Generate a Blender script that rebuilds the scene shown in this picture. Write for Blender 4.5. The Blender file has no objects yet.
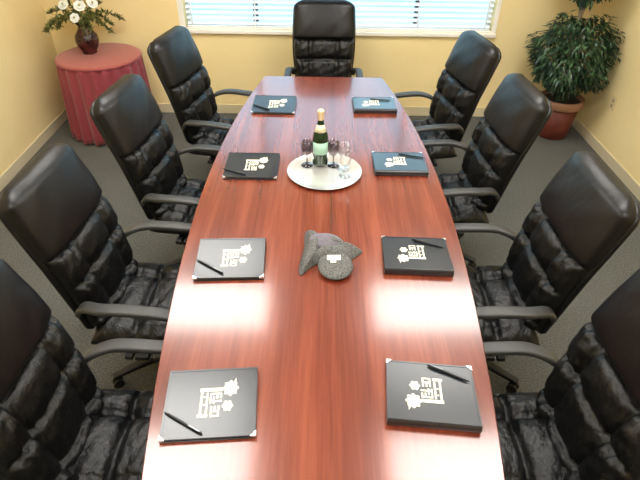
import bpy, bmesh, math, random
from mathutils import Vector, Matrix
from mathutils.bvhtree import BVHTree
PI = math.pi
random.seed(7)
sc = bpy.context.scene
C = bpy.data.collections.new('room'); sc.collection.children.link(C)

# ------------------------------------------------------------------ helpers
def mesh_obj(name, verts, faces, mat, parent=None, smooth=False, loc=None):
    me = bpy.data.meshes.new(name)
    me.from_pydata([tuple(v) for v in verts], [], faces)
    bm = bmesh.new(); bm.from_mesh(me)
    bmesh.ops.recalc_face_normals(bm, faces=bm.faces)
    bm.to_mesh(me); bm.free()
    if smooth:
        me.polygons.foreach_set('use_smooth', [True] * len(me.polygons))
    me.materials.append(mat)
    o = bpy.data.objects.new(name, me); C.objects.link(o)
    if parent: o.parent = parent
    if loc: o.location = loc
    return o

class MB:
    def __init__(s): s.v = []; s.f = []
    def add(s, v, f):
        n = len(s.v); s.v += [Vector(p) for p in v]; s.f += [tuple(i + n for i in q) for q in f]
    def box(s, x0, x1, y0, y1, z0, z1, M=None):
        v = [Vector((x, y, z)) for z in (z0, z1) for y in (y0, y1) for x in (x0, x1)]
        if M: v = [M @ p for p in v]
        s.add(v, [(0, 2, 3, 1), (4, 5, 7, 6), (0, 1, 5, 4), (2, 6, 7, 3), (0, 4, 6, 2), (1, 3, 7, 5)])
    def rings(s, rings, cap=True, closed=True):
        n = len(rings[0]); v = [p for r in rings for p in r]; f = []
        for i in range(len(rings) - 1):
            for j in range(n if closed else n - 1):
                k = (j + 1) % n
                f.append((i * n + j, i * n + k, (i + 1) * n + k, (i + 1) * n + j))
        if cap:
            f.append(tuple(reversed(range(n)))); f.append(tuple((len(rings) - 1) * n + j for j in range(n)))
        s.add(v, f)
    def lathe(s, prof, c=(0, 0, 0), n=32, cap=True, M=None):
        R = []
        for r, z in prof:
            ring = [Vector((c[0] + r * math.cos(2 * PI * i / n), c[1] + r * math.sin(2 * PI * i / n), c[2] + z)) for i in range(n)]
            R.append([M @ p for p in ring] if M else ring)
        s.rings(R, cap)
    def tube(s, pts, rad, n=8):
        pts = [Vector(p) for p in pts]
        if not isinstance(rad, (list, tuple)): rad = [rad] * len(pts)
        R = []; prev = None
        for i, p in enumerate(pts):
            t = (pts[min(i + 1, len(pts) - 1)] - pts[max(i - 1, 0)]).normalized()
            u = prev if prev else (Vector((0, 0, 1)) if abs(t.z) < .9 else Vector((1, 0, 0)))
            a = (u - t * u.dot(t)).normalized(); b = t.cross(a); prev = a
            R.append([p + (a * math.cos(2 * PI * k / n) + b * math.sin(2 * PI * k / n)) * rad[i] for k in range(n)])
        s.rings(R)
    def build(s, name, mat, parent=None, smooth=False, bevel=0, seg=2, loc=None):
        o = mesh_obj(name, s.v, s.f, mat, parent, smooth, loc)
        if bevel:
            bm = bmesh.new(); bm.from_mesh(o.data)
            bmesh.ops.bevel(bm, geom=[e for e in bm.edges if len(e.link_faces) == 2 and e.calc_face_angle(0) > .6], offset=bevel, segments=seg, affect='EDGES', profile=.5, clamp_overlap=True)
            bm.to_mesh(o.data); bm.free()
        return o

def tag(o, label=None, cat=None, group=None, kind=None):
    if label: o['label'] = label
    if cat: o['category'] = cat
    if group: o['group'] = group
    if kind: o['kind'] = kind
    return o
def empty(name, loc=(0, 0, 0), rz=0, **k):
    o = bpy.data.objects.new(name, None); C.objects.link(o)
    o.location = loc; o.rotation_euler = (0, 0, rz); o.empty_display_size = .1
    return tag(o, **k)
def copy_tree(o, parent=None):
    c = o.copy(); C.objects.link(c); c.parent = parent
    for ch in list(o.children): copy_tree(ch, c)
    return c
def catmull(pts, n=8, closed=False):
    P = [Vector(p) for p in pts]; out = []; N = len(P)
    rng = range(N) if closed else range(N - 1)
    for i in rng:
        g = (lambda k: P[k % N]) if closed else (lambda k: P[max(0, min(N - 1, k))])
        a, b, c, d = g(i - 1), g(i), g(i + 1), g(i + 2)
        for j in range(n):
            t = j / n
            out.append(.5 * (2 * b + (c - a) * t + (2 * a - 5 * b + 4 * c - d) * t * t + (3 * b - a - 3 * c + d) * t ** 3))
    if not closed: out.append(P[-1].copy())
    return out
def smooth(a, b, x):
    t = max(0, min(1, (x - a) / (b - a))); return t * t * (3 - 2 * t)

# ------------------------------------------------------------------ materials
def srgb(r, g, b):
    f = lambda c: (c / 12.92 if c <= .04045 else ((c + .055) / 1.055) ** 2.4)
    return (f(r / 255), f(g / 255), f(b / 255), 1)
class Mat:
    def __init__(s, name, col=(.5, .5, .5, 1), rough=.5, metal=0, **kw):
        s.m = bpy.data.materials.new(name); s.m.use_nodes = True
        s.nt = s.m.node_tree; s.b = s.nt.nodes['Principled BSDF']; s.out = s.nt.nodes['Material Output']
        s.b.inputs['Base Color'].default_value = col; s.b.inputs['Roughness'].default_value = rough
        s.b.inputs['Metallic'].default_value = metal
        for k, v in kw.items(): s.b.inputs[k.replace('_', ' ')].default_value = v
    def n(s, t, **kw):
        n = s.nt.nodes.new(t)
        for k, v in kw.items():
            if k in n.inputs: n.inputs[k].default_value = v
            else: setattr(n, k, v)
        return n
    def l(s, a, b): s.nt.links.new(a, b)
    def coords(s, scale=(1, 1, 1)):
        t = s.n('ShaderNodeTexCoord'); m = s.n('ShaderNodeMapping'); m.inputs['Scale'].default_value = scale
        s.l(t.outputs['Object'], m.inputs['Vector']); return m.outputs['Vector']
    def ramp(s, fac, stops):
        r = s.n('ShaderNodeValToRGB'); e = r.color_ramp.elements
        while len(e) < len(stops): e.new(.5)
        for x, (p, c) in zip(e, stops): x.position = p; x.color = c
        s.l(fac, r.inputs['Fac']); return r.outputs['Color']
    def noise(s, vec, scale, detail=4, rough=.5):
        n = s.n('ShaderNodeTexNoise'); n.inputs['Scale'].default_value = scale
        n.inputs['Detail'].default_value = detail; n.inputs['Roughness'].default_value = rough
        s.l(vec, n.inputs['Vector']); return n.outputs['Fac']
    def bump(s, h, strength=.3, dist=.01):
        b = s.n('ShaderNodeBump'); b.inputs['Strength'].default_value = strength; b.inputs['Distance'].default_value = dist
        s.l(h, b.inputs['Height']); s.l(b.outputs['Normal'], s.b.inputs['Normal'])

M = {}
# wall paint
w = Mat('wall_paint', srgb(238, 216, 158), .75); v = w.coords()
w.l(w.ramp(w.noise(v, 3, 3), [(.3, srgb(236, 214, 156)), (.7, srgb(240, 219, 162))]), w.b.inputs['Base Color']); w.bump(w.noise(v, 220, 2), .08, .002); M['wall'] = w.m
w = Mat('ceiling_tile', srgb(238, 236, 230), .9); v = w.coords()
bt = w.n('ShaderNodeTexBrick', offset=0.0); bt.inputs['Scale'].default_value = 1
bt.inputs['Brick Width'].default_value = .61; bt.inputs['Row Height'].default_value = .61; bt.inputs['Mortar Size'].default_value = .012
bt.inputs['Color1'].default_value = srgb(236, 233, 226); bt.inputs['Color2'].default_value = srgb(232, 230, 224); bt.inputs['Mortar'].default_value = srgb(246, 246, 244)
w.l(v, bt.inputs['Vector']); w.l(bt.outputs['Color'], w.b.inputs['Base Color']); w.bump(w.noise(v, 160, 3), .2, .003); M['ceiling'] = w.m
w = Mat('carpet', srgb(96, 94, 86), .95); v = w.coords(); nf = w.noise(v, 110, 3, .75)
w.l(w.ramp(nf, [(.3, srgb(48, 49, 47)), (.5, srgb(82, 83, 79)), (.72, srgb(122, 123, 116))]), w.b.inputs['Base Color']); w.bump(nf, .8, .006); M['carpet'] = w.m
M['baseboard'] = Mat('cream_baseboard', srgb(204, 192, 160), .5).m
M['white_trim'] = Mat('white_trim', srgb(240, 236, 226), .45).m
M['slat'] = Mat('white_slat', srgb(240, 243, 245), .5).m
M['mullion'] = Mat('dark_mullion', srgb(70, 82, 92), .4).m
# wood
def wood(name, cols, rough, coat):
    w = Mat(name, rough=rough, Coat_Weight=coat, Coat_Roughness=.13)
    v = w.coords((1, .055, 1)); nz = w.noise(v, 9, 6, .62)
    v2 = w.coords((1, .03, 1)); n2 = w.noise(v2, 85, 4, .6)
    mx = w.n('ShaderNodeMath', operation='MULTIPLY_ADD'); w.l(n2, mx.inputs[0]); mx.inputs[1].default_value = .42; w.l(nz, mx.inputs[2])
    w.l(w.ramp(mx.outputs[0], [(.44, cols[0]), (.66, cols[1]), (.88, cols[2])]), w.b.inputs['Base Color'])
    return w.m
M['mahogany'] = wood('mahogany', [srgb(84, 34, 21), srgb(112, 48, 30), srgb(138, 68, 45)], .27, .85)
M['mahogany_edge'] = wood('mahogany_edge', [srgb(70, 24, 15), srgb(98, 36, 22), srgb(120, 50, 30)], .3, .3)
# leather
def leather(name, base, rough, wr):
    w = Mat(name, base, rough, Specular_IOR_Level=.4); v = w.coords()
    n1 = w.noise(w.coords((1, 1, .45)), 26, 3, .55); n2 = w.noise(v, 420, 2)
    mx = w.n('ShaderNodeMath', operation='MULTIPLY_ADD'); w.l(n2, mx.inputs[0]); mx.inputs[1].default_value = .06; w.l(n1, mx.inputs[2])
    w.bump(mx.outputs[0], wr, .02); return w.m
M['leather'] = leather('black_leather', srgb(8, 8, 10), .40, .12)
M['leather_tuft'] = leather('black_tufted_leather', srgb(8, 8, 9), .40, .55)
w = Mat('black_plastic', srgb(54, 54, 52), .46); w.bump(w.noise(w.coords(), 300, 2), .1, .002); M['plastic'] = w.m
M['dark_plastic'] = Mat('dark_plastic', srgb(17, 17, 18), .45).m
M['steel'] = Mat('dark_steel', srgb(90, 90, 92), .3, 1).m
w = Mat('padfolio_leather', srgb(22, 27, 34), .30, Coat_Weight=.6, Coat_Roughness=.25); w.bump(w.noise(w.coords(), 350, 2), .12, .002); M['cover'] = w.m
M['paper'] = Mat('paper', srgb(96, 84, 76), .8).m
M['silver'] = Mat('silver', srgb(228, 226, 220), .25, .75).m
M['emblem'] = Mat('emblem_ink', srgb(236, 232, 205), .5).m
M['pen'] = Mat('pen_black', srgb(10, 14, 16), .35).m
M['pen_metal'] = Mat('pen_metal', srgb(120, 124, 126), .3, 1).m
w = Mat('tray_silver', srgb(240, 240, 236), .22, .65); w.bump(w.noise(w.coords(), 40, 3), .08, .004); M['tray'] = w.m
M['bottle'] = Mat('green_bottle_glass', srgb(26, 48, 24), .08, Coat_Weight=.4).m
M['foil'] = Mat('cream_foil', srgb(236, 216, 176), .35, .35).m
M['label_mint'] = Mat('mint_label', srgb(172, 212, 190), .5).m
M['label_cream'] = Mat('cream_label', srgb(240, 232, 196), .5).m
def glass(name, tint, fac=.12):
    w = Mat(name); nt = w.nt; nt.nodes.remove(w.b)
    tr = w.n('ShaderNodeBsdfTransparent'); tr.inputs['Color'].default_value = tint
    gl = w.n('ShaderNodeBsdfGlossy'); gl.inputs['Roughness'].default_value = .05
    lw = w.n('ShaderNodeLayerWeight'); lw.inputs['Blend'].default_value = .5
    mx = w.n('ShaderNodeMixShader'); pw = w.n('ShaderNodeMath', operation='POWER'); w.l(lw.outputs['Facing'], pw.inputs[0]); pw.inputs[1].default_value = 2.5; ml = w.n('ShaderNodeMath', operation='MULTIPLY_ADD'); w.l(pw.outputs[0], ml.inputs[0]); ml.inputs[1].default_value = fac; ml.inputs[2].default_value = .035; w.l(ml.outputs[0], mx.inputs[0]); w.l(tr.outputs[0], mx.inputs[1]); w.l(gl.outputs[0], mx.inputs[2])
    w.l(mx.outputs[0], w.out.inputs['Surface']); return w.m
M['pane'] = glass('window_glass', (.94, .98, 1, 1), .4)
M['clear_glass'] = glass('clear_glass', (.975, .97, .965, 1), .6)
M['dark_glass'] = glass('smoky_glass', (.62, .58, .60, 1), .6)
# cloth
def cloth(name, a, b):
    w = Mat(name, rough=.8, Sheen_Weight=.25); v = w.coords()
    w.l(w.ramp(w.noise(v, 60, 4), [(.3, a), (.7, b)]), w.b.inputs['Base Color']); w.bump(w.noise(v, 500, 2), .2, .002); return w.m
M['red_cloth'] = cloth('red_cloth', srgb(128, 42, 52), srgb(142, 52, 60))
M['red_top'] = cloth('dusty_red_cloth', srgb(154, 76, 66), srgb(166, 86, 74))
w = Mat('grey_tweed', rough=.95); v = w.coords(); nf = w.noise(v, 190, 3, .8)
w.l(w.ramp(nf, [(.35, srgb(54, 56, 54)), (.5, srgb(92, 93, 90)), (.68, srgb(136, 133, 130))]), w.b.inputs['Base Color']); w.bump(nf, .7, .004); M['tweed'] = w.m
M['lining'] = cloth('grey_lining', srgb(92, 86, 96), srgb(110, 104, 112))
M['patch'] = Mat('pale_patch', srgb(226, 232, 200), .7).m
w = Mat('terracotta', rough=.6); w.l(w.ramp(w.noise(w.coords(), 14, 4), [(.3, srgb(92, 38, 28)), (.7, srgb(116, 52, 38))]), w.b.inputs['Base Color']); M['pot'] = w.m
M['pot_rim'] = Mat('pot_rim', srgb(150, 108, 82), .6).m
M['soil'] = Mat('soil', srgb(50, 38, 28), .95).m
w = Mat('bark', rough=.9); w.l(w.ramp(w.noise(w.coords((1, 1, .2)), 40, 4), [(.3, srgb(120, 104, 84)), (.7, srgb(176, 160, 136))]), w.b.inputs['Base Color']); M['bark'] = w.m
def leafmat(name, cols):
    w = Mat(name, rough=.42); g = w.n('ShaderNodeNewGeometry')
    w.l(w.ramp(g.outputs['Random Per Island'], [(0, cols[0]), (.55, cols[1]), (1, cols[2])]), w.b.inputs['Base Color']); return w.m
M['ficus'] = leafmat('ficus_leaf', [srgb(16, 36, 22), srgb(30, 58, 34), srgb(68, 98, 62)])
M['fern'] = leafmat('sprig_leaf', [srgb(60, 72, 30), srgb(96, 104, 48), srgb(140, 138, 76)])
M['petal'] = Mat('white_petal', srgb(240, 240, 232), .6, Subsurface_Weight=.1).m
M['pistil'] = Mat('yellow_centre', srgb(190, 180, 110), .7).m
w = Mat('vase_glaze', srgb(56, 26, 26), .22); w.l(w.ramp(w.noise(w.coords(), 18, 3), [(.35, srgb(36, 18, 18)), (.65, srgb(82, 38, 36))]), w.b.inputs['Base Color']); M['vase'] = w.m
M['outlet'] = Mat('outlet_beige', srgb(226, 204, 158), .45).m
M['outlet_dark'] = Mat('outlet_face', srgb(160, 138, 96), .5).m
w = Mat('lamp_diffuser'); w.b.inputs['Emission Color'].default_value = (1, .975, .93, 1); w.b.inputs['Emission Strength'].default_value = 18.0; M['diffuser'] = w.m
w = Mat('outside_ground', rough=.9); w.l(w.ramp(w.noise(w.coords(), .7, 4), [(.3, srgb(176, 186, 180)), (.7, srgb(206, 212, 210))]), w.b.inputs['Base Color']); M['outside'] = w.m

# ------------------------------------------------------------------ room
XL, XR, YB, YF, ZC = -2.53, 2.50, 5.0, -2.2, 2.7
def struct(name, mb, mat, label, **k):
    return tag(mb.build(name, mat, **k), label, None, None, 'structure')
b = MB(); b.box(XL - .15, XR + .15, YF - .15, YB + .15, -.12, 0); struct('floor', b, M['carpet'], 'dark grey flecked carpet under the table and chairs')
b = MB(); b.box(XL - .15, XR + .15, YF - .15, YB + .15, ZC, ZC + .12); struct('ceiling', b, M['ceiling'], 'white tiled office ceiling above the table')
b = MB(); b.box(XL - .15, XL, YF - .15, YB + .15, 0, ZC); struct('wall_left', b, M['wall'], 'pale yellow wall behind the red skirted table')
b = MB(); b.box(XR, XR + .15, YF - .15, YB + .15, 0, ZC); struct('wall_right', b, M['wall'], 'pale yellow wall with the electrical outlet')
b = MB(); b.box(XL, XR, YF - .15, YF, 0, ZC); struct('wall_front', b, M['wall'], 'pale yellow wall facing the window')
WX0, WX1, WZ0, WZ1 = -1.27, 1.555, .818, 2.1
b = MB(); b.box(XL, WX0, YB, YB + .15, 0, ZC); b.box(WX1, XR, YB, YB + .15, 0, ZC); b.box(WX0, WX1, YB, YB + .15, 0, WZ0); b.box(WX0, WX1, YB, YB + .15, WZ1, ZC)
struct('wall_back', b, M['wall'], 'pale yellow wall below and around the window')
for nm, bx in (('baseboard_left', (XL, XL + .014, YF, YB)), ('baseboard_right', (XR - .014, XR, YF, YB)), ('baseboard_back', (XL + .014, XR - .014, YB - .014, YB))):
    b = MB(); b.box(*bx, 0, .09); struct(nm, b, M['baseboard'], 'cream baseboard along the ' + nm.split('_')[1] + ' wall')
win = tag(bpy.data.objects.new('window_1', None), 'wide window with white sill and blinds behind the head chair', None, None, 'structure'); C.objects.link(win); win.location = ((WX0 + WX1) / 2, YB, WZ0)
def wpart(name, boxes, mat, bevel=0):
    b = MB()
    for q in boxes: b.box(q[0] - win.location.x, q[1] - win.location.x, q[2] - YB, q[3] - YB, q[4] - WZ0, q[5] - WZ0)
    o = b.build(name, mat, win, bevel=bevel); o['kind'] = 'structure'; return o
wpart('window_sill', [(WX0 - .06, WX1 + .04, YB - .035, YB, WZ0 - .034, WZ0), (WX0, WX1, YB, YB + .1, WZ0 - .001, WZ0 + .012)], M['white_trim'], .006)
wpart('window_frame', [(WX0, WX0 + .03, YB + .09, YB + .14, WZ0, WZ1), (WX1 - .03, WX1, YB + .09, YB + .14, WZ0, WZ1), (WX0, WX1, YB + .09, YB + .14, WZ1 - .04, WZ1), (WX0, WX1, YB + .09, YB + .14, WZ0, WZ0 + .05)], M['white_trim'])
wpart('window_casing', [(WX0 - .05, WX0, YB - .012, YB + .0, WZ0, WZ1 + .05), (WX1, WX1 + .035, YB - .012, YB, WZ0, WZ1 + .05), (WX0 - .05, WX1 + .035, YB - .012, YB, WZ1, WZ1 + .05)], M['white_trim'])
for mx in (-.63, .86): wpart('window_mullion', [(mx - .022, mx + .022, YB + .09, YB + .14, WZ0, WZ1)], M['mullion'])
wpart('window_pane', [(WX0, WX1, YB + .112, YB + .118, WZ0, WZ1)], M['pane'])
# blind
bl = empty('venetian_blind', ((WX0 + WX1) / 2, YB + .045, WZ0), label='white horizontal slat blind hanging in the wide window', cat='blind')
hw = (WX1 - WX0) / 2 - .012
b = MB(); z = .046
while z < WZ1 - WZ0 - .08:
    Mx = Matrix.Translation((0, 0, z)) @ Matrix.Rotation(math.radians(20), 4, 'X')
    b.box(-hw, hw, -.024, .024, -.0012, .0012, Mx); z += .046
b.build('slats', M['slat'], bl)
b = MB(); b.box(-hw, hw, -.02, .02, .013, .026); b.build('bottom_rail', M['slat'], bl, bevel=.004)
b = MB(); b.box(-hw, hw, -.028, .028, WZ1 - WZ0 - .06, WZ1 - WZ0 - .005); b.build('head_rail', M['slat'], bl, bevel=.004)
for x in (-hw + .05, -.77, .72, hw - .05):
    b = MB(); b.box(x - .006, x + .006, -.0275, -.0255, .03, WZ1 - WZ0 - .06); b.build('ladder_tape', M['slat'], bl)
# outside
b = MB(); b.box(-40, 40, YB + .3, 60, -1.2, -1.0); struct('ground', b, M['outside'], 'pale ground outside the window')

# ceiling troffers
k = 0
for (tx, ty) in ((-1.08, 3.42), (1.08, 3.42), (-1.08, 1.83), (1.08, 1.83), (-1.08, .0), (1.08, .0)):
    t = empty('ceiling_light', (tx, ty, ZC), cat='ceiling light', group='recessed ceiling lights', label='white recessed fluorescent ceiling light panel above the conference table')
    b = MB(); L, W = .63, .32
    b.box(-L, L, -W, -W + .03, -.02, 0); b.box(-L, L, W - .03, W, -.02, 0); b.box(-L, -L + .03, -W + .03, W - .03, -.02, 0); b.box(L - .03, L, -W + .03, W - .03, -.02, 0)
    b.build('frame', M['white_trim'], t)
    b = MB(); b.box(-L + .03, L - .03, -W + .03, W - .03, -.012, -.004); b.build('diffuser', M['diffuser'], t)

# ------------------------------------------------------------------ conference table
TZ = .75
TROT = math.radians(-.25)
tab = empty('conference_table', (-.012, 2.25, 0), TROT, label='long boat-shaped glossy mahogany conference table in the middle of the room', cat='table')
def hwid(y):
    return .632 - (.050 if y < 0 else .0575) * y * y
Y0, Y1 = -1.78, 1.745
def outline(inset=0, n=48):
    pts = []
    ys = [Y0 + inset + (Y1 - Y0 - 2 * inset) * i / n for i in range(n + 1)]
    for y in ys: pts.append((hwid(y) - inset, y))
    for y in reversed(ys): pts.append((-hwid(y) + inset, y))
    return pts
def slab(zs_in):
    return [[Vector((x, y, z)) for x, y in outline(i)] for z, i in zs_in]
b = MB(); b.rings(slab([(.747, .0), (.749, .001), (TZ, .003)])); b.rings  # top veneer
b.build('tabletop', M['mahogany'], tab)
b = MB(); b.rings(slab([(.708, .012), (.712, .004), (.72, .0), (.742, 0), (.7468, .0)])); b.build('edge_band', M['mahogany_edge'], tab)
for y in (-1.15, 1.05):
    b = MB(); b.box(-.29, .29, y - .04, y + .04, .06, .708); b.box(-.33, .33, y - .09, y + .09, 0, .06); b.build('pedestal', M['mahogany_edge'], tab, bevel=.006)
b = MB(); b.box(-.015, .015, -1.11, 1.01, .3, .6); b.build('modesty_panel', M['mahogany_edge'], tab)

# ------------------------------------------------------------------ chairs
def g(d, w): return math.exp(-(d / w) ** 2)
def se(th, n):   # superellipse unit point
    c, s = math.cos(th), math.sin(th)
    return math.copysign(abs(c) ** (2 / n), c), math.copysign(abs(s) ** (2 / n), s)
def spine(v):    # centre line of the back in local y,z
    z = .47 + .70 * v
    y = -.205 - .195 * v + .022 * math.sin(PI * v) ** 2
    return y, z
def half_w(v):
    w = .236 + .026 * smooth(0, .5, v) - .010 * smooth(.62, 1, v)
    e = max(0, (v - .90) / .10); w *= (1 - .36 * e ** 2.6)
    e = max(0, (.05 - v) / .05); w *= (1 - .12 * e * e)
    return w
rnd = random.Random(3)
PH = [rnd.uniform(0, 6.28) for _ in range(12)]
def tuft(u, v, rows, side):
    """extra thickness at u in -1..1, v; rows = seam positions"""
    a = abs(u); d = 0
    centre = a < side
    # column seams
    d -= .020 * g(a - side, .055)
    # row seams, bowed
    for r in rows:
        rr = r + .018 * math.cos(u * 2.2) if centre else r + .012
        d -= .020 * g(v - rr, .020)
        d -= .008 * g(v - rr, .05) * g(a - side, .12)
    # puff of each pillow
    cu = (u / side) if centre else ((a - (1 + side) / 2) / ((1 - side) / 2))
    lo = max([r for r in rows if r <= v], default=rows[0] - .26); hi = min([r for r in rows if r > v], default=rows[-1] + .26)
    cv = ((v - lo) / (hi - lo)) * 2 - 1
    d += .022 * max(0, 1 - cu * cu) ** .6 * max(0, 1 - cv * cv) ** .6
    # gathered folds running away from the seams
    near = max(g(v - r, .075) for r in rows)
    d += .0062 * near * math.sin(u * 34 + PH[0] + 2 * math.sin(v * 17 + PH[1])) + .0034 * math.sin(u * 19 + v * 41 + PH[2]) * math.sin(v * 30 - u * 9 + PH[3])
    return d
def pad_back(name, v0, v1, parent, mat, tufted, nv=60, na=96):
    R = []
    for i in range(nv + 1):
        t = i / nv; v = v0 + (v1 - v0) * t
        y, z = spine(v); dv = .01
        y2, z2 = spine(v + dv); tx = Vector((0, y2 - y, z2 - z)).normalized(); nrm = Vector((0, tx.z, -tx.y))
        w = half_w(v)
        e0 = min(1, t * (v1 - v0) / .035); e1 = min(1, (1 - t) * (v1 - v0) / (.035 if tufted else .085))
        th = .058 * math.sqrt(max(.0, 1 - (1 - e0) ** 2)) * math.sqrt(max(.0, 1 - (1 - e1) ** 2)) + .001
        if not tufted: th *= (1.12 + .14 * math.sin(PI * t))
        w2 = w * (.965 if tufted else 1.0) * (.94 + .06 * min(e0, 1))
        ring = []
        for j in range(na):
            sx, sy = se(2 * PI * j / na, 3.4)
            d = sy * th
            if sy > 0:
                k = min(1, th / .05)
                if tufted: d += tuft(sx, v, ROWS, SIDE) * sy * k
                else: d += (.010 * (1 - sx * sx) * math.sin(PI * t) + .0012 * math.sin(sx * 9 + v * 31)) * k * sy
            else: d *= .45
            ring.append(Vector((sx * w2, y, z)) + nrm * d)
        R.append(ring)
    m = MB(); m.rings(R); return m.build(name, mat, parent, smooth=True)
ROWS = [.08, .355, .575]; SIDE = .46
def make_chair():
    root = empty('office_chair')
    # outer shell
    bm_ = MB(); R = []
    for i in range(41):
        t = i / 40; v = -.0 + .985 * t; y, z = spine(v); y2, z2 = spine(v + .01)
        tx = Vector((0, y2 - y, z2 - z)).normalized(); nrm = Vector((0, tx.z, -tx.y))
        e = min(1, min(t, 1 - t) / .05); th = .026 * math.sqrt(max(0, 1 - (1 - e) ** 2)) + .001
        R.append([Vector((sx * (half_w(v) + .006) * (.97 + .03 * e), y, z)) + nrm * (sy * th - .022) for sx, sy in (se(2 * PI * j / 40, 3) for j in range(40))])
    bm_.rings(R); shell = bm_.build('backrest', M['leather'], root, smooth=True)
    pad_back('back_cushion', .0, .60, shell, M['leather_tuft'], True)
    pad_back('headrest', .57, 1.0, shell, M['leather'], False, nv=44)
    # seat
    R = []; N = 56; ns = 96
    for i in range(N + 1):
        t = i / N; y = -.235 + .52 * t
        e0 = min(1, t / .1); e1 = min(1, (1 - t) / .14)
        th = .062 * math.sqrt(max(0, 1 - (1 - e0) ** 2)) * math.sqrt(max(0, 1 - (1 - e1) ** 2)) + .001
        w = (.262 - .012 * t) * (.9 + .1 * math.sqrt(max(0, 1 - (1 - e1) ** 2)))
        zc = .425 - .03 * smooth(.75, 1, t) + .012 * smooth(.4, .75, t)
        ring = []
        for j in range(ns):
            sx, sy = se(2 * PI * j / ns, 3.2); d = sy * th
            if sy > 0: d += (tuft(sx, t * .8, [.0, .30, .56], .5) * 1.05 + .006) * sy * min(1, th / .05)
            else: d *= .6
            ring.append(Vector((sx * w, y, zc + d)))
        R.append(ring)
    m = MB(); m.rings(R); m.build('seat', M['leather_tuft'], root, smooth=True)
    m = MB(); m.box(-.13, .13, -.15, .15, .352, .385); m.build('seat_plate', M['dark_plastic'], root, bevel=.008)
    # arms: closed loops of flat bar
    path = catmull([(.06, .395), (.15, .44), (.205, .56), (.218, .625), (.20, .652), (.12, .668), (.0, .676), (-.10, .675), (-.18, .662), (-.222, .635), (-.24, .60)], 6)
    prof = [se(2 * PI * q / 16, 4) for q in range(16)]
    for s in (-1, 1):
        m = MB(); R = []
        for i, p in enumerate(path):
            a = path[max(i - 1, 0)]; c = path[min(i + 1, len(path) - 1)]; tn = (Vector((c[0], c[1])) - Vector((a[0], a[1]))).normalized()
            nn = Vector((-tn.y, tn.x)); top = smooth(.6, .66, p[1])
            wx = .019 + .010 * top; tk = .011 + .003 * top
            xx = s * (.292 + .004 * top - .036 * smooth(.10, .24, -p[0]) * smooth(.5, .6, p[1]))
            R.append([Vector((xx + px * wx, p[0] + nn.x * py * tk, p[1] + nn.y * py * tk)) for px, py in prof])
        m.rings(R); m.build('arm', M['plastic'], root, smooth=True)
        # bracket
    m = MB(); m.box(-.30, .30, -.03, .03, .372, .394); m.box(-.30, .30, .04, .075, .372, .394); m.box(-.30, .30, -.075, -.04, .372, .394); m.build('arm_bracket', M['dark_plastic'], root, bevel=.003)
    m = MB(); m.lathe([(.028, .09), (.028, .22), (.017, .221), (.017, .355)], n=20); m.build('gas_column', M['steel'], root, smooth=False)
    m = MB(); m.lathe([(.03, .06), (.045, .07), (.045, .115), (.034, .125)], n=24)
    for q in range(5):
        A = Matrix.Rotation(2 * PI * q / 5 + .3, 4, 'Z')
        m.rings([[A @ Vector((x, sx * wv, z0 + sy * hv)) for sx, sy in (se(2 * PI * r / 12, 4) for r in range(12))] for x, wv, hv, z0 in ((.03, .026, .022, .09), (.16, .022, .016, .088), (.30, .017, .011, .075))])
    base = m.build('star_base', M['dark_plastic'], root, smooth=False)
    for q in range(5):
        A = Matrix.Rotation(2 * PI * q / 5 + .3, 4, 'Z'); p = A @ Vector((.285, 0, 0))
        m = MB()
        for s in (-.014, .014):
            Mx = Matrix.Translation((p.x, p.y, .027)) @ A @ Matrix.Translation((0, s, 0)) @ Matrix.Rotation(PI / 2, 4, 'X')
            m.lathe([(.018, -.009), (.026, -.007), (.026, .007), (.018, .009)], n=18, M=Mx)
        m.lathe([(.007, .03), (.007, .072)], c=(p.x, p.y, 0), n=10); m.build('caster', M['dark_plastic'], base)
    return root
D = math.radians
CH = [
 ((-.705, 1.025), -92, 'black leather chair at the table corner nearest the camera, beside the full-size left padfolio'),
 ((-.795, 1.80), -93, 'third black leather chair from the window along the left wall side of the table'),
 ((-.735, 2.625), -97, 'black leather swivel chair directly in front of the red skirted table'),
 ((-.69, 3.55), -102, 'black leather chair turned beside the window end, next to the red table'),
 ((.655, 1.03), 91, 'black leather chair cut off by the frame at the bottom right corner'),
 ((.73, 1.815), 89, 'third black leather chair from the window along the right wall side of the table'),
 ((.725, 2.74), 94, 'black leather chair standing in front of the terracotta pot of the topiary tree'),
 ((.68, 3.55), 101, 'black leather chair below the right end of the window, left of the topiary tree'),
 ((.0, 4.24), 180, 'black leather chair at the head of the table with its back to the window'),
]
CH[0] = (CH[0][0], CH[0][1], 'black leather chair cut off by the frame at the bottom left corner')
proto = make_chair()
for i, ((x, y), a, lab) in enumerate(CH):
    o = proto if i == 0 else copy_tree(proto)
    o.location = (x, y, 0); o.rotation_euler = (0, 0, D(a))
    tag(o, lab, 'chair', 'black leather conference chairs')

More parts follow.
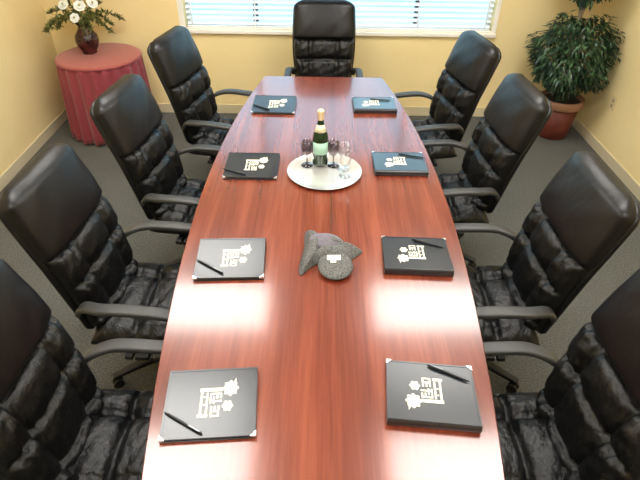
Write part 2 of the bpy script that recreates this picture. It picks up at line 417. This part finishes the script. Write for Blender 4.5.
# ------------------------------------------------------------------ padfolios and pens
PW, PD, TS, TO = .291, .247, .034, .016
def topz(y): return TO + (TS - TO) * (y + PD / 2) / PD
def make_padfolio():
    root = empty('padfolio')
    def plate(z0a, z1a, z0b, z1b, x0, x1, y0, y1):   # a = open edge (y0), b = spine (y1)
        m = MB(); m.add([(x0, y0, z0a), (x1, y0, z0a), (x1, y1, z0b), (x0, y1, z0b), (x0, y0, z1a), (x1, y0, z1a), (x1, y1, z1b), (x0, y1, z1b)],
            [(0, 3, 2, 1), (4, 5, 6, 7), (0, 1, 5, 4), (1, 2, 6, 5), (2, 3, 7, 6), (3, 0, 4, 7)]); return m
    w, d = PW / 2, PD / 2
    m = plate(.0, .004, .0, .004, -w, w, -d, d); m.build('back_cover', M['cover'], root, bevel=.0015)
    plate(.004, TO - .005, .004, TS - .005, -w + .006, w - .006, -d + .006, d - .008).build('pages', M['paper'], root)
    cov = plate(TO - .005, TO, TS - .005, TS, -w, w, -d, d).build('front_cover', M['cover'], root, bevel=.002)
    m = MB(); R = []
    for x in (-w, w):
        R.append([Vector((x, d - .006 + .011 * math.cos(q), TS / 2 + (TS / 2 - .0005) * math.sin(q))) for q in [(-PI / 2) + PI * r / 10 for r in range(11)]])
    m.rings(R); m.build('spine', M['cover'], root)
    # stitched rim of the cover
    m = MB(); e = .0012
    def strip(xa, xb, ya, yb):
        m.add([(xa, ya, topz(ya) + e), (xb, ya, topz(ya) + e), (xb, yb, topz(yb) + e), (xa, yb, topz(yb) + e), (xa, ya, topz(ya) - .001), (xb, ya, topz(ya) - .001), (xb, yb, topz(yb) - .001), (xa, yb, topz(yb) - .001)],
              [(0, 1, 2, 3), (7, 6, 5, 4), (0, 4, 5, 1), (1, 5, 6, 2), (2, 6, 7, 3), (3, 7, 4, 0)])
    strip(-w + .001, w - .001, -d + .001, -d + .007); strip(-w + .001, w - .001, d - .008, d - .002); strip(-w + .001, -w + .007, -d + .007, d - .008); strip(w - .007, w - .001, -d + .007, d - .008)
    m.build('cover_rim', M['cover'], cov)
    for s in (-1, 1):
        m = MB(); x0 = s * (w + .001); y0 = -d - .001; L = .018
        P = [(x0, y0), (x0 - s * L, y0), (x0, y0 + L)]
        top = [Vector((x, y, topz(y) + .0025)) for x, y in P]; bot = [Vector((x, y, topz(y) - .0065)) for x, y in P]
        m.add(top + bot, [(0, 1, 2), (5, 4, 3), (0, 3, 4, 1), (1, 4, 5, 2), (2, 5, 3, 0)]); m.build('corner_guard', M['silver'], cov)
    # printed emblem
    m = MB()
    def tp(X, Y):
        u = (190 + X / 8 - 161.5) / 94.5; vv = (370 + Y / 8 - 368) / 71.5
        x = (u - .5) * PW; y = (.5 - vv) * PD
        return Vector((x, y, topz(y) + .0006))
    for q in ((55, 158, 245, 188), (62, 188, 80, 376), (48, 372, 132, 398), (110, 196, 127, 366), (140, 200, 154, 292), (140, 200, 236, 216), (166, 228, 182, 292), (194, 216, 210, 250), (222, 204, 240, 248), (140, 262, 242, 278), (150, 308, 165, 396), (150, 344, 226, 360), (180, 308, 195, 344), (210, 308, 226, 396), (150, 384, 214, 398), (88, 226, 104, 240), (88, 290, 104, 304)):
        m.add([tp(q[0], q[3]), tp(q[2], q[3]), tp(q[2], q[1]), tp(q[0], q[1])], [(0, 1, 2, 3)])
    for cx, cy, r, n in ((308, 165, 62, 8), (290, 312, 42, 6)):
        pts = [tp(cx + r * (1 + .13 * math.cos(n * q)) * math.cos(q), cy + r * (1 + .13 * math.cos(n * q)) * math.sin(q)) for q in [2 * PI * k / 48 for k in range(48)]]
        m.add(pts, [tuple(reversed(range(48)))])
    m.add([tp(330, 110), tp(352, 125), tp(352, 76)], [(0, 1, 2)])
    m.build('emblem', M['emblem'], cov)
    return root
def make_pen():
    root = empty('ballpoint_pen')
    T = Matrix.Rotation(PI / 2, 4, 'Y')
    m = MB(); m.lathe([(.0012, -.073), (.0036, -.060), (.0044, -.03), (.0046, .055), (.004, .062)], n=14, M=T); m.build('barrel', M['pen'], root, smooth=True)
    m = MB(); m.lathe([(.004, .062), (.0036, .072), (.002, .074)], n=14, M=T); m.build('cap', M['pen'], root, smooth=True)
    m = MB(); m.box(.022, .066, -.0015, .0015, .0052, .0066); m.box(.061, .066, -.0015, .0015, .0035, .0066); m.build('clip', M['pen_metal'], root)
    return root
# x, y, rotation, facing(0 = left side, 1 = right side), label, pen label, pen offset (x, y, angle)
PF = [
 (-.379, 1.008, .071, 0, 'dark padfolio with white emblem lying nearest the camera along the left edge', (-.079, -.072, -.57)),
 (-.415, 1.736, .044, 0, 'dark padfolio with cream emblem left of the grey tweed cap', (-.082, -.060, -.62)),
 (-.408, 2.547, -.007, 0, 'dark padfolio with faint gold emblem left of the silver tray', (-.09, -.078, -.40)),
 (-.344, 3.395, -.02, 0, 'small dark padfolio at the far left corner of the tabletop near the head chair', (-.085, -.060, -.55)),
 (.336, 1.055, -.093, 1, 'dark padfolio with white emblem lying nearest the camera along the right edge', (-.063, -.080, -.42)),
 (.393, 1.782, -.043, 1, 'blue-sheened dark padfolio right of the grey tweed cap', (-.058, -.070, -.40)),
 (.417, 2.608, -.008, 1, 'blue-sheened dark padfolio right of the silver tray', (-.075, -.065, -.32)),
 (.342, 3.434, .012, 1, 'small dark padfolio at the far right corner of the tabletop near the head chair', (-.05, -.055, -.15)),
]
PL = ['black pen lying diagonally on the near left padfolio beside its white emblem', 'black pen on the padfolio left of the grey tweed cap', 'black pen on the padfolio left of the silver tray', 'black pen on the far left padfolio by the head chair',
      'black pen along the top corner of the near right padfolio', 'black pen on the padfolio right of the grey tweed cap', 'black pen on the padfolio right of the silver tray', 'black pen on the far right padfolio by the head chair']
pad0 = make_padfolio(); pen0 = make_pen()
slope = math.atan2(TS - TO, PD)
for i, (x, y, r, s, lab, (px, py, pa)) in enumerate(PF):
    o = pad0 if i == 0 else copy_tree(pad0); o.location = (x, y, TZ); o.rotation_euler = (0, 0, r + PI * s)
    tag(o, lab, 'padfolio', 'padfolios laid out on the conference table')
    p = pen0 if i == 0 else copy_tree(pen0)
    Mx = Matrix.Translation((x, y, TZ)) @ Matrix.Rotation(r + PI * s, 4, 'Z') @ Matrix.Translation((px, py, topz(py) + .0055)) @ Matrix.Rotation(slope, 4, 'X') @ Matrix.Rotation(pa, 4, 'Z')
    p.matrix_world = Mx; p.location, p.rotation_euler = Mx.to_translation(), Mx.to_euler()
    tag(p, PL[i], 'pen', 'black pens on the padfolios')

# ------------------------------------------------------------------ tray, bottle, glasses
m = MB(); m.lathe([(.02, .003), (.12, .003), (.155, .004), (.172, .008), (.200, .0165), (.204, .0185), (.206, .0175), (.200, .0135), (.172, .004), (.155, 0), (.02, 0)], n=64, c=(0, 0, 0))
tr = m.build('serving_tray', M['tray'], smooth=True, loc=(-.006, 2.51, TZ)); tag(tr, 'round silver serving tray with bottle and glasses in the middle of the table', 'tray')
bo = empty('wine_bottle', (-.030, 2.60, TZ + .0052), label='green bottle with cream foil neck and mint label on the silver tray', cat='bottle')
m = MB(); m.lathe([(.03, 0), (.042, .004), (.0445, .02), (.0445, .15), (.040, .185), (.026, .222), (.0175, .25), (.0155, .275), (.0155, .285)], n=36); m.build('bottle_body', M['bottle'], bo, smooth=True)
m = MB(); m.lathe([(.0165, .268), (.0185, .272), (.0185, .306), (.0195, .309), (.0195, .318), (.015, .324), (.004, .326)], n=28); m.build('foil_cap', M['foil'], bo, smooth=True)
def band(r0, r1, z0, z1, a0, a1, n=20):
    m = MB(); R = []
    for i in range(n + 1):
        a = a0 + (a1 - a0) * i / n; c, s = math.cos(a), math.sin(a)
        R.append([Vector((r0 * c, r0 * s, z0)), Vector((r1 * c, r1 * s, z1)), Vector((r1 * c - .0006 * c, r1 * s - .0006 * s, z1)), Vector((r0 * c - .0006 * c, r0 * s - .0006 * s, z0))])
    m.rings(R); return m
band(.0452, .0452, .078, .148, D(-155), D(-25)).build('front_label', M['label_mint'], bo, smooth=True)
band(.0345, .0205, .205, .243, D(-165), D(-15)).build('neck_label', M['label_cream'], bo, smooth=True)
def make_glass(mat, scale=1):
    root = empty('champagne_glass')
    m = MB(); m.lathe([(.004, .004), (.032, .0), (.033, .002), (.012, .006), (.0045, .012), (.004, .055), (.010, .064), (.026, .082), (.031, .105), (.029, .150), (.0275, .150), (.0295, .105), (.0245, .084), (.008, .068)], n=28); m.build('bowl', mat, root, smooth=True)
    m = MB(); m.lathe([(.0335, .0), (.0335, .0022), (.02, .004), (.004, .006)], n=28); m.build('foot', mat, root, smooth=True)
    return root
G = [(-.104, 2.585, 'dark_glass', 'smoky stemmed glass on the left of the bottle on the tray', (.028, -.01)),
     (.044, 2.585, 'dark_glass', 'smoky stemmed glass just right of the bottle on the tray', 0),
     (.098, 2.55, 'clear_glass', 'clear stemmed glass on the tray, standing behind the other clear glass', 0),
     (.105, 2.47, 'clear_glass', 'clear stemmed glass on the tray nearest the camera', 0)]
for gx, gy, mt, lab, _ in G:
    o = make_glass(M[mt]); o.location = (gx, gy, TZ + .0052); tag(o, lab, 'glass', 'stemmed glasses on the silver tray')

# ------------------------------------------------------------------ tweed cap
cap = empty('tweed_cap', (0, 1.78, TZ), label='grey tweed cap with pointed flaps and pale patch lying on the bare wood', cat='cap')
bd = [(-.097, 1.951), (-.05, 1.932), (.01, 1.922), (.07, 1.885), (.105, 1.83), (.158, 1.815), (.13, 1.775), (.085, 1.735), (.03, 1.715), (-.03, 1.722), (-.07, 1.70), (-.108, 1.648), (-.121, 1.69), (-.102, 1.82)]
bd = catmull([(x, y - 1.78, 0) for x, y in bd], 6, True); nb = len(bd); c0 = Vector((-.012, .03, 0))
R = []
for t, h in ((1, 0), (1.0, .006), (.97, .012), (.9, .022), (.8, .036), (.68, .050), (.56, .057), (.46, .058), (.38, .050), (.28, .040), (.16, .036), (.05, .035)):
    R.append([c0 + (p - c0) * t * (1 if t > .75 else (1 - .25 * smooth(.75, .4, t)) ) + Vector((0, 0, h * (1 - .12 * math.sin(3 * k / nb * 2 * PI)))) for k, p in enumerate(bd)])
m = MB(); m.rings(R); m.build('crown', M['tweed'], cap, smooth=True)
m = MB(); m.lathe([(.005, 0), (.042, 0), (.046, .003), (.042, .006), (.005, .006)], n=28, M=Matrix.Translation((-.012, .045, .053)) @ Matrix.Rotation(D(12), 4, 'X') @ Matrix.Diagonal((1.45, .9, 1, 1))); m.build('lining', M['lining'], cap, smooth=True)
Bm = Matrix.Translation((.036, -.095, .030)) @ Matrix.Rotation(D(8), 4, 'X')
m = MB(); m.lathe([(.004, -.008), (.06, -.010), (.073, -.007), (.075, -.003), (.072, .001), (.05, .006), (.004, .009)], n=40, M=Bm @ Matrix.Diagonal((1, 1.05, 1, 1))); m.build('brim', M['tweed'], cap, smooth=True)
m = MB(); m.box(-.036, .022, .022, .050, .005, .0088, Bm); m.box(-.022, .002, .006, .022, .0055, .0092, Bm); m.build('patch', M['patch'], cap)

# ------------------------------------------------------------------ skirted round table with vase
rt = empty('skirted_table', (-1.965, 4.59, 0), label='round side table with pleated red cloth skirt in the left corner', cat='table')
m = MB(); m.lathe([(.02, .702), (.338, .702), (.353, .698), (.357, .690), (.353, .682), (.02, .68)], n=64); m.build('table_top', M['red_top'], rt, smooth=True)
R = []; n = 240
for i in range(15):
    t = i / 14; z = .682 - .667 * t; ring = []
    for j in range(n):
        a = 2 * PI * j / n
        f = math.cos(a * 22 + .6 * math.sin(a * 5)) * (.008 + .015 * t) + .004 * t * math.sin(a * 9 + 1)
        r = .350 + .024 * t ** .8 + f
        ring.append(Vector((r * math.cos(a), r * math.sin(a), z)))
    R.append(ring)
m = MB(); m.rings(R, cap=False); sk = m.build('skirt', M['red_cloth'], rt, smooth=True)
md = sk.modifiers.new('thick', 'SOLIDIFY'); md.thickness = .004; md.offset = -1
m = MB(); m.tube([(.356 * math.cos(2 * PI * k / 64), .356 * math.sin(2 * PI * k / 64), .682) for k in range(65)], .005, 6); m.build('welt', M['red_cloth'], rt, smooth=True)
m = MB(); m.lathe([(.18, 0), (.18, .03), (.04, .05), (.04, .68)], n=24); m.build('pedestal', M['mahogany_edge'], rt)

va = empty('vase', (-2.055, 4.64, .702), label='dark brown glazed vase holding white flowers on the red skirted table', cat='vase')
m = MB(); m.lathe([(.055, 0), (.062, .006), (.06, .02), (.085, .06), (.098, .105), (.092, .15), (.062, .19), (.046, .215), (.05, .235), (.062, .25), (.056, .249), (.0455, .235), (.042, .215), (.055, .19), (.084, .15), (.088, .105), (.076, .06), (.05, .03), (.01, .025)], n=40); m.build('vase_body', M['vase'], va, smooth=True)
def leaf(mb, p, d, L, W, up=Vector((0, 0, 1))):
    d = d.normalized(); s = d.cross(up)
    if s.length < .01: s = Vector((1, 0, 0))
    s.normalize(); n = s.cross(d)
    mb.add([p, p + d * L * .35 + s * W * .5 + n * L * .06, p + d * L, p + d * L * .35 - s * W * .5 + n * L * .06, p + d * L * .5 - n * L * .02], [(0, 1, 4), (1, 2, 4), (2, 3, 4), (3, 0, 4)])
def bloom(mb, R, rows=3, n=7):
    for k in range(rows):
        el = D(8 + 28 * k); r = R * (1 - .22 * k)
        for q in range(n):
            a = 2 * PI * (q + .5 * k) / n; d = Vector((math.cos(a) * math.cos(el), math.sin(a) * math.cos(el), math.sin(el)))
            s = Vector((-math.sin(a), math.cos(a), 0)); up = s.cross(d) * -1
            pts = [d * (r * t) + s * (wd * r * .42) * sg - up * (bow * r) for t, wd, bow, sg in ((.08, .25, 0, 1), (.5, .95, .06, 1), (.85, .8, .02, 1), (1, .0, -.02, 1), (.85, .8, .02, -1), (.5, .95, .06, -1), (.08, .25, 0, -1))]
            mb.add(pts + [d * (.55 * r) - up * (.14 * r)], [(0, 1, 7), (1, 2, 7), (2, 3, 7), (3, 4, 7), (4, 5, 7), (5, 6, 7), (6, 0, 7)])
VX, VY = -2.055, 4.64
mouth = Vector((VX, VY, .702 + .215))
rr = random.Random(11)
OCC = []                                   # points taken by earlier stems and blooms: (point, radius, owner)
def free(p, rad, own):
    return all(o == own or (p - q).length > rad + r for q, r, o in OCC)
FL = [(-.013, -.10, .315, .042), (.035, -.065, .40, .05), (-.10, -.05, .405, .050), (.14, -.05, .42, .046), (-.04, .03, .49, .05), (.065, .045, .51, .048), (-.16, .04, .50, .044), (.15, .07, .54, .044), (.0, .11, .60, .046)]
for i, (x, y, z, r) in enumerate(FL):
    P = Vector((VX + x, VY + y, .702 + z)); a = math.atan2(y, x); rm = .012 + .016 * min(1, math.hypot(x, y) / .15)
    t = empty('white_flower', P, cat='flower', group='white flowers in the dark vase', label='lowest white flower hanging over the neck of the dark vase' if i == 0 else 'white flower in the upper bunch above the dark vase')
    foot = Vector((VX + rm * math.cos(a), VY + rm * math.sin(a), mouth.z - .06)); lip = Vector((VX + rm * 1.15 * math.cos(a), VY + rm * 1.15 * math.sin(a), mouth.z + .04))
    ax = ((P - mouth).normalized() + Vector((.2, -.9, .2))).normalized()
    q = ax.to_track_quat('Z', 'Y').to_matrix().to_4x4()
    mb = MB(); bloom(mb, r); mb.v = [q @ p for p in mb.v]; mb.build('petals', M['petal'], t)
    mb = MB(); mb.lathe([(.002, .010), (.006, .015), (.007, .020), (.003, .025)], n=12, M=q); mb.build('flower_centre', M['pistil'], t, smooth=True)
    st = catmull([foot - P, lip - P, (lip - P) * .45 - ax * .01, -ax * .004], 5)
    mb = MB(); mb.tube(st, .0022, 6); mb.build('stem', M['fern'], t, smooth=True)
    OCC.append((P, r, i)); OCC += [(P + p, .003, i) for p in st]
made = 0; BV = []
for o in [o for o in C.objects if o.parent and (o.parent.name.startswith('white_flower') or o.name.startswith('vase_body'))]:
    BV.append(BVHTree.FromPolygons([o.parent.location + q.co for q in o.data.vertices], [tuple(p.vertices) for p in o.data.polygons]))
for i in range(400):
    if made >= 22: break
    a = rr.uniform(0, 2 * PI); L = rr.uniform(.20, .36); el = rr.uniform(.1, 1.2); own = 100 + i
    d = Vector((math.cos(a) * math.cos(el), math.sin(a) * math.cos(el), math.sin(el)))
    ro = Vector((.033 * math.cos(a), .033 * math.sin(a), 0))
    pts = catmull([ro + Vector((0, 0, -.01)), ro * 1.2 + Vector((0, 0, .045)), ro + d * (.5 * L) + Vector((0, 0, .05)), ro + d * L + Vector((0, 0, -.02 - .06 * math.cos(el)))], 9)
    if any(mouth.y + p.y > YB - .03 or mouth.x + p.x < XL + .03 for p in pts) or not all(free(mouth + p, .0015, own) for p in pts): continue
    ms = MB(); ms.tube(pts, .0018, 5); ml_ = MB(); new = []
    for k in range(11, len(pts)):
        for _ in range(7):
            dd = (Vector((rr.uniform(-1, 1), rr.uniform(-1, 1), rr.uniform(-.6, .8))) + d * .5).normalized(); LL = rr.uniform(.028, .055)
            if all(free(mouth + pts[k] + dd * LL * u, .006, own) for u in (.3, .65, 1)):
                leaf(ml_, pts[k], dd, LL, rr.uniform(.014, .024)); new += [(mouth + pts[k] + dd * LL * u, .006, own) for u in (.3, .65, 1)]
    bv = BVHTree.FromPolygons([mouth + p for p in ms.v] + [mouth + p for p in ml_.v], ms.f + [tuple(q + len(ms.v) for q in f) for f in ml_.f])
    if not ml_.v or any(bv.overlap(o) for o in BV): continue
    made += 1; BV.append(bv); OCC += new + [(mouth + p, .003, own) for p in pts]
    t = empty('leafy_sprig', mouth, cat='sprig', group='olive leaf sprigs in the dark vase', label='olive green leafy sprig among the white flowers in the vase')
    ms.build('stem', M['fern'], t); ml_.build('leaves', M['fern'], t)

# ------------------------------------------------------------------ topiary tree
tp_ = empty('topiary_tree', (2.20, 4.60, 0), label='potted topiary tree with round leafy crown in the right corner', cat='plant')
m = MB(); m.lathe([(.13, 0), (.138, .004), (.172, .30), (.16, .30)], n=48); m.build('pot', M['pot'], tp_, smooth=True)
m = MB(); m.lathe([(.168, .30), (.192, .302), (.198, .31), (.198, .372), (.190, .378), (.172, .374), (.166, .33)], n=48); m.build('pot_rim', M['pot_rim'], tp_, smooth=True)
m = MB(); m.lathe([(.02, .31), (.168, .31), (.168, .34), (.02, .348)], n=36); m.build('soil', M['soil'], tp_)
m = MB(); m.tube(catmull([(0, 0, .33), (-.03, -.02, .6), (-.06, -.05, .9), (-.09, -.05, 1.2), (-.08, -.05, 1.5)], 6), .017, 10)
m.tube(catmull([(.015, .02, .33), (-.01, .0, .6), (-.085, -.02, .9), (-.075, -.07, 1.2), (-.09, -.04, 1.5)], 6), .013, 8); m.build('trunk', M['bark'], tp_, smooth=True)
rr = random.Random(5)
def crown(c, rx, rz, N):
    mb = MB()
    for k in range(N):
        d = Vector((rr.gauss(0, 1), rr.gauss(0, 1), rr.gauss(0, 1))).normalized()
        t = rr.uniform(.55, 1.02) ** .6 * (1 + .10 * math.sin(d.x * 7 + d.z * 5) + .07 * math.sin(d.y * 11 + d.z * 9))
        p = Vector((c[0] + d.x * rx * t, c[1] + d.y * rx * t, c[2] + d.z * rz * t))
        dd = Vector((d.x + rr.uniform(-.7, .7), d.y + rr.uniform(-.7, .7), d.z * .4 - .75 + rr.uniform(-.5, .5)))
        leaf(mb, p, dd, rr.uniform(.045, .075), rr.uniform(.020, .032))
        if mb.v[-3].x > XR - 2.2 - .02:
            pass
    xm = XR - 2.20 - .012; ym = YB - 4.60 - .02
    for q in mb.v: q.x = min(q.x, xm - .0); q.y = min(q.y, ym)
    return mb
crown((-.055, -.05, .775), .335, .325, 3600).build('lower_crown', M['ficus'], tp_)
crown((-.09, -.05, 1.47), .25, .26, 1800).build('upper_crown', M['ficus'], tp_)

# ------------------------------------------------------------------ outlet
ot = empty('wall_outlet', (XR, 4.28, .45), label='beige electrical outlet low on the right wall beside the topiary pot', cat='outlet')
m = MB(); m.box(-.007, 0, -.036, .036, -.058, .058); m.build('cover_plate', M['outlet'], ot, bevel=.003)
for z in (-.022, .022):
    m = MB(); m.lathe([(.004, .007), (.016, .0075), (.017, .0065)], n=20, M=Matrix.Translation((0, 0, z)) @ Matrix.Rotation(-PI / 2, 4, 'Y')); m.build('socket', M['outlet_dark'], ot)

# ------------------------------------------------------------------ world, camera, render look
wd = bpy.data.worlds.new('sky'); sc.world = wd; wd.use_nodes = True
nt = wd.node_tree; bg = nt.nodes['Background']
tc = nt.nodes.new('ShaderNodeTexCoord'); sx = nt.nodes.new('ShaderNodeSeparateXYZ'); rp = nt.nodes.new('ShaderNodeValToRGB')
nt.links.new(tc.outputs['Generated'], sx.inputs[0]); nt.links.new(sx.outputs['Z'], rp.inputs['Fac']); nt.links.new(rp.outputs['Color'], bg.inputs['Color'])
rp.color_ramp.elements[0].color = (.50, .82, .94, 1); rp.color_ramp.elements[1].color = (.40, .70, 1, 1)
bg.inputs['Strength'].default_value = 3.2

pitch, yaw, roll, f, cx = .6524, .0097, -.0172, 520.07, -.0484
Rv = Vector((math.cos(yaw), -math.sin(yaw), 0)); Fh = Vector((math.sin(yaw), math.cos(yaw), 0)); Zv = Vector((0, 0, 1))
Fw = Fh * math.cos(pitch) - Zv * math.sin(pitch); Uv = Fh * math.sin(pitch) + Zv * math.cos(pitch)
cr, sr = math.cos(roll), math.sin(roll)
X = Rv * cr - Uv * sr; Y = Rv * sr + Uv * cr; Zc = -Fw
cam = bpy.data.cameras.new('camera'); co = bpy.data.objects.new('camera', cam); C.objects.link(co)
mw = Matrix((X, Y, Zc)).transposed().to_4x4(); mw.translation = (cx, 0, 2.2); co.matrix_world = mw
cam.sensor_width = 36; cam.sensor_fit = 'HORIZONTAL'; cam.lens = f / 640 * 36; cam.clip_start = .05; cam.clip_end = 200
sc.camera = co
sc.view_settings.view_transform = 'Standard'; sc.view_settings.look = 'None'; sc.view_settings.gamma = 1; sc.view_settings.exposure = 0
sc.view_settings.use_curve_mapping = False
sc.cycles.use_denoising = True; sc.cycles.max_bounces = 8; sc.cycles.transparent_max_bounces = 16
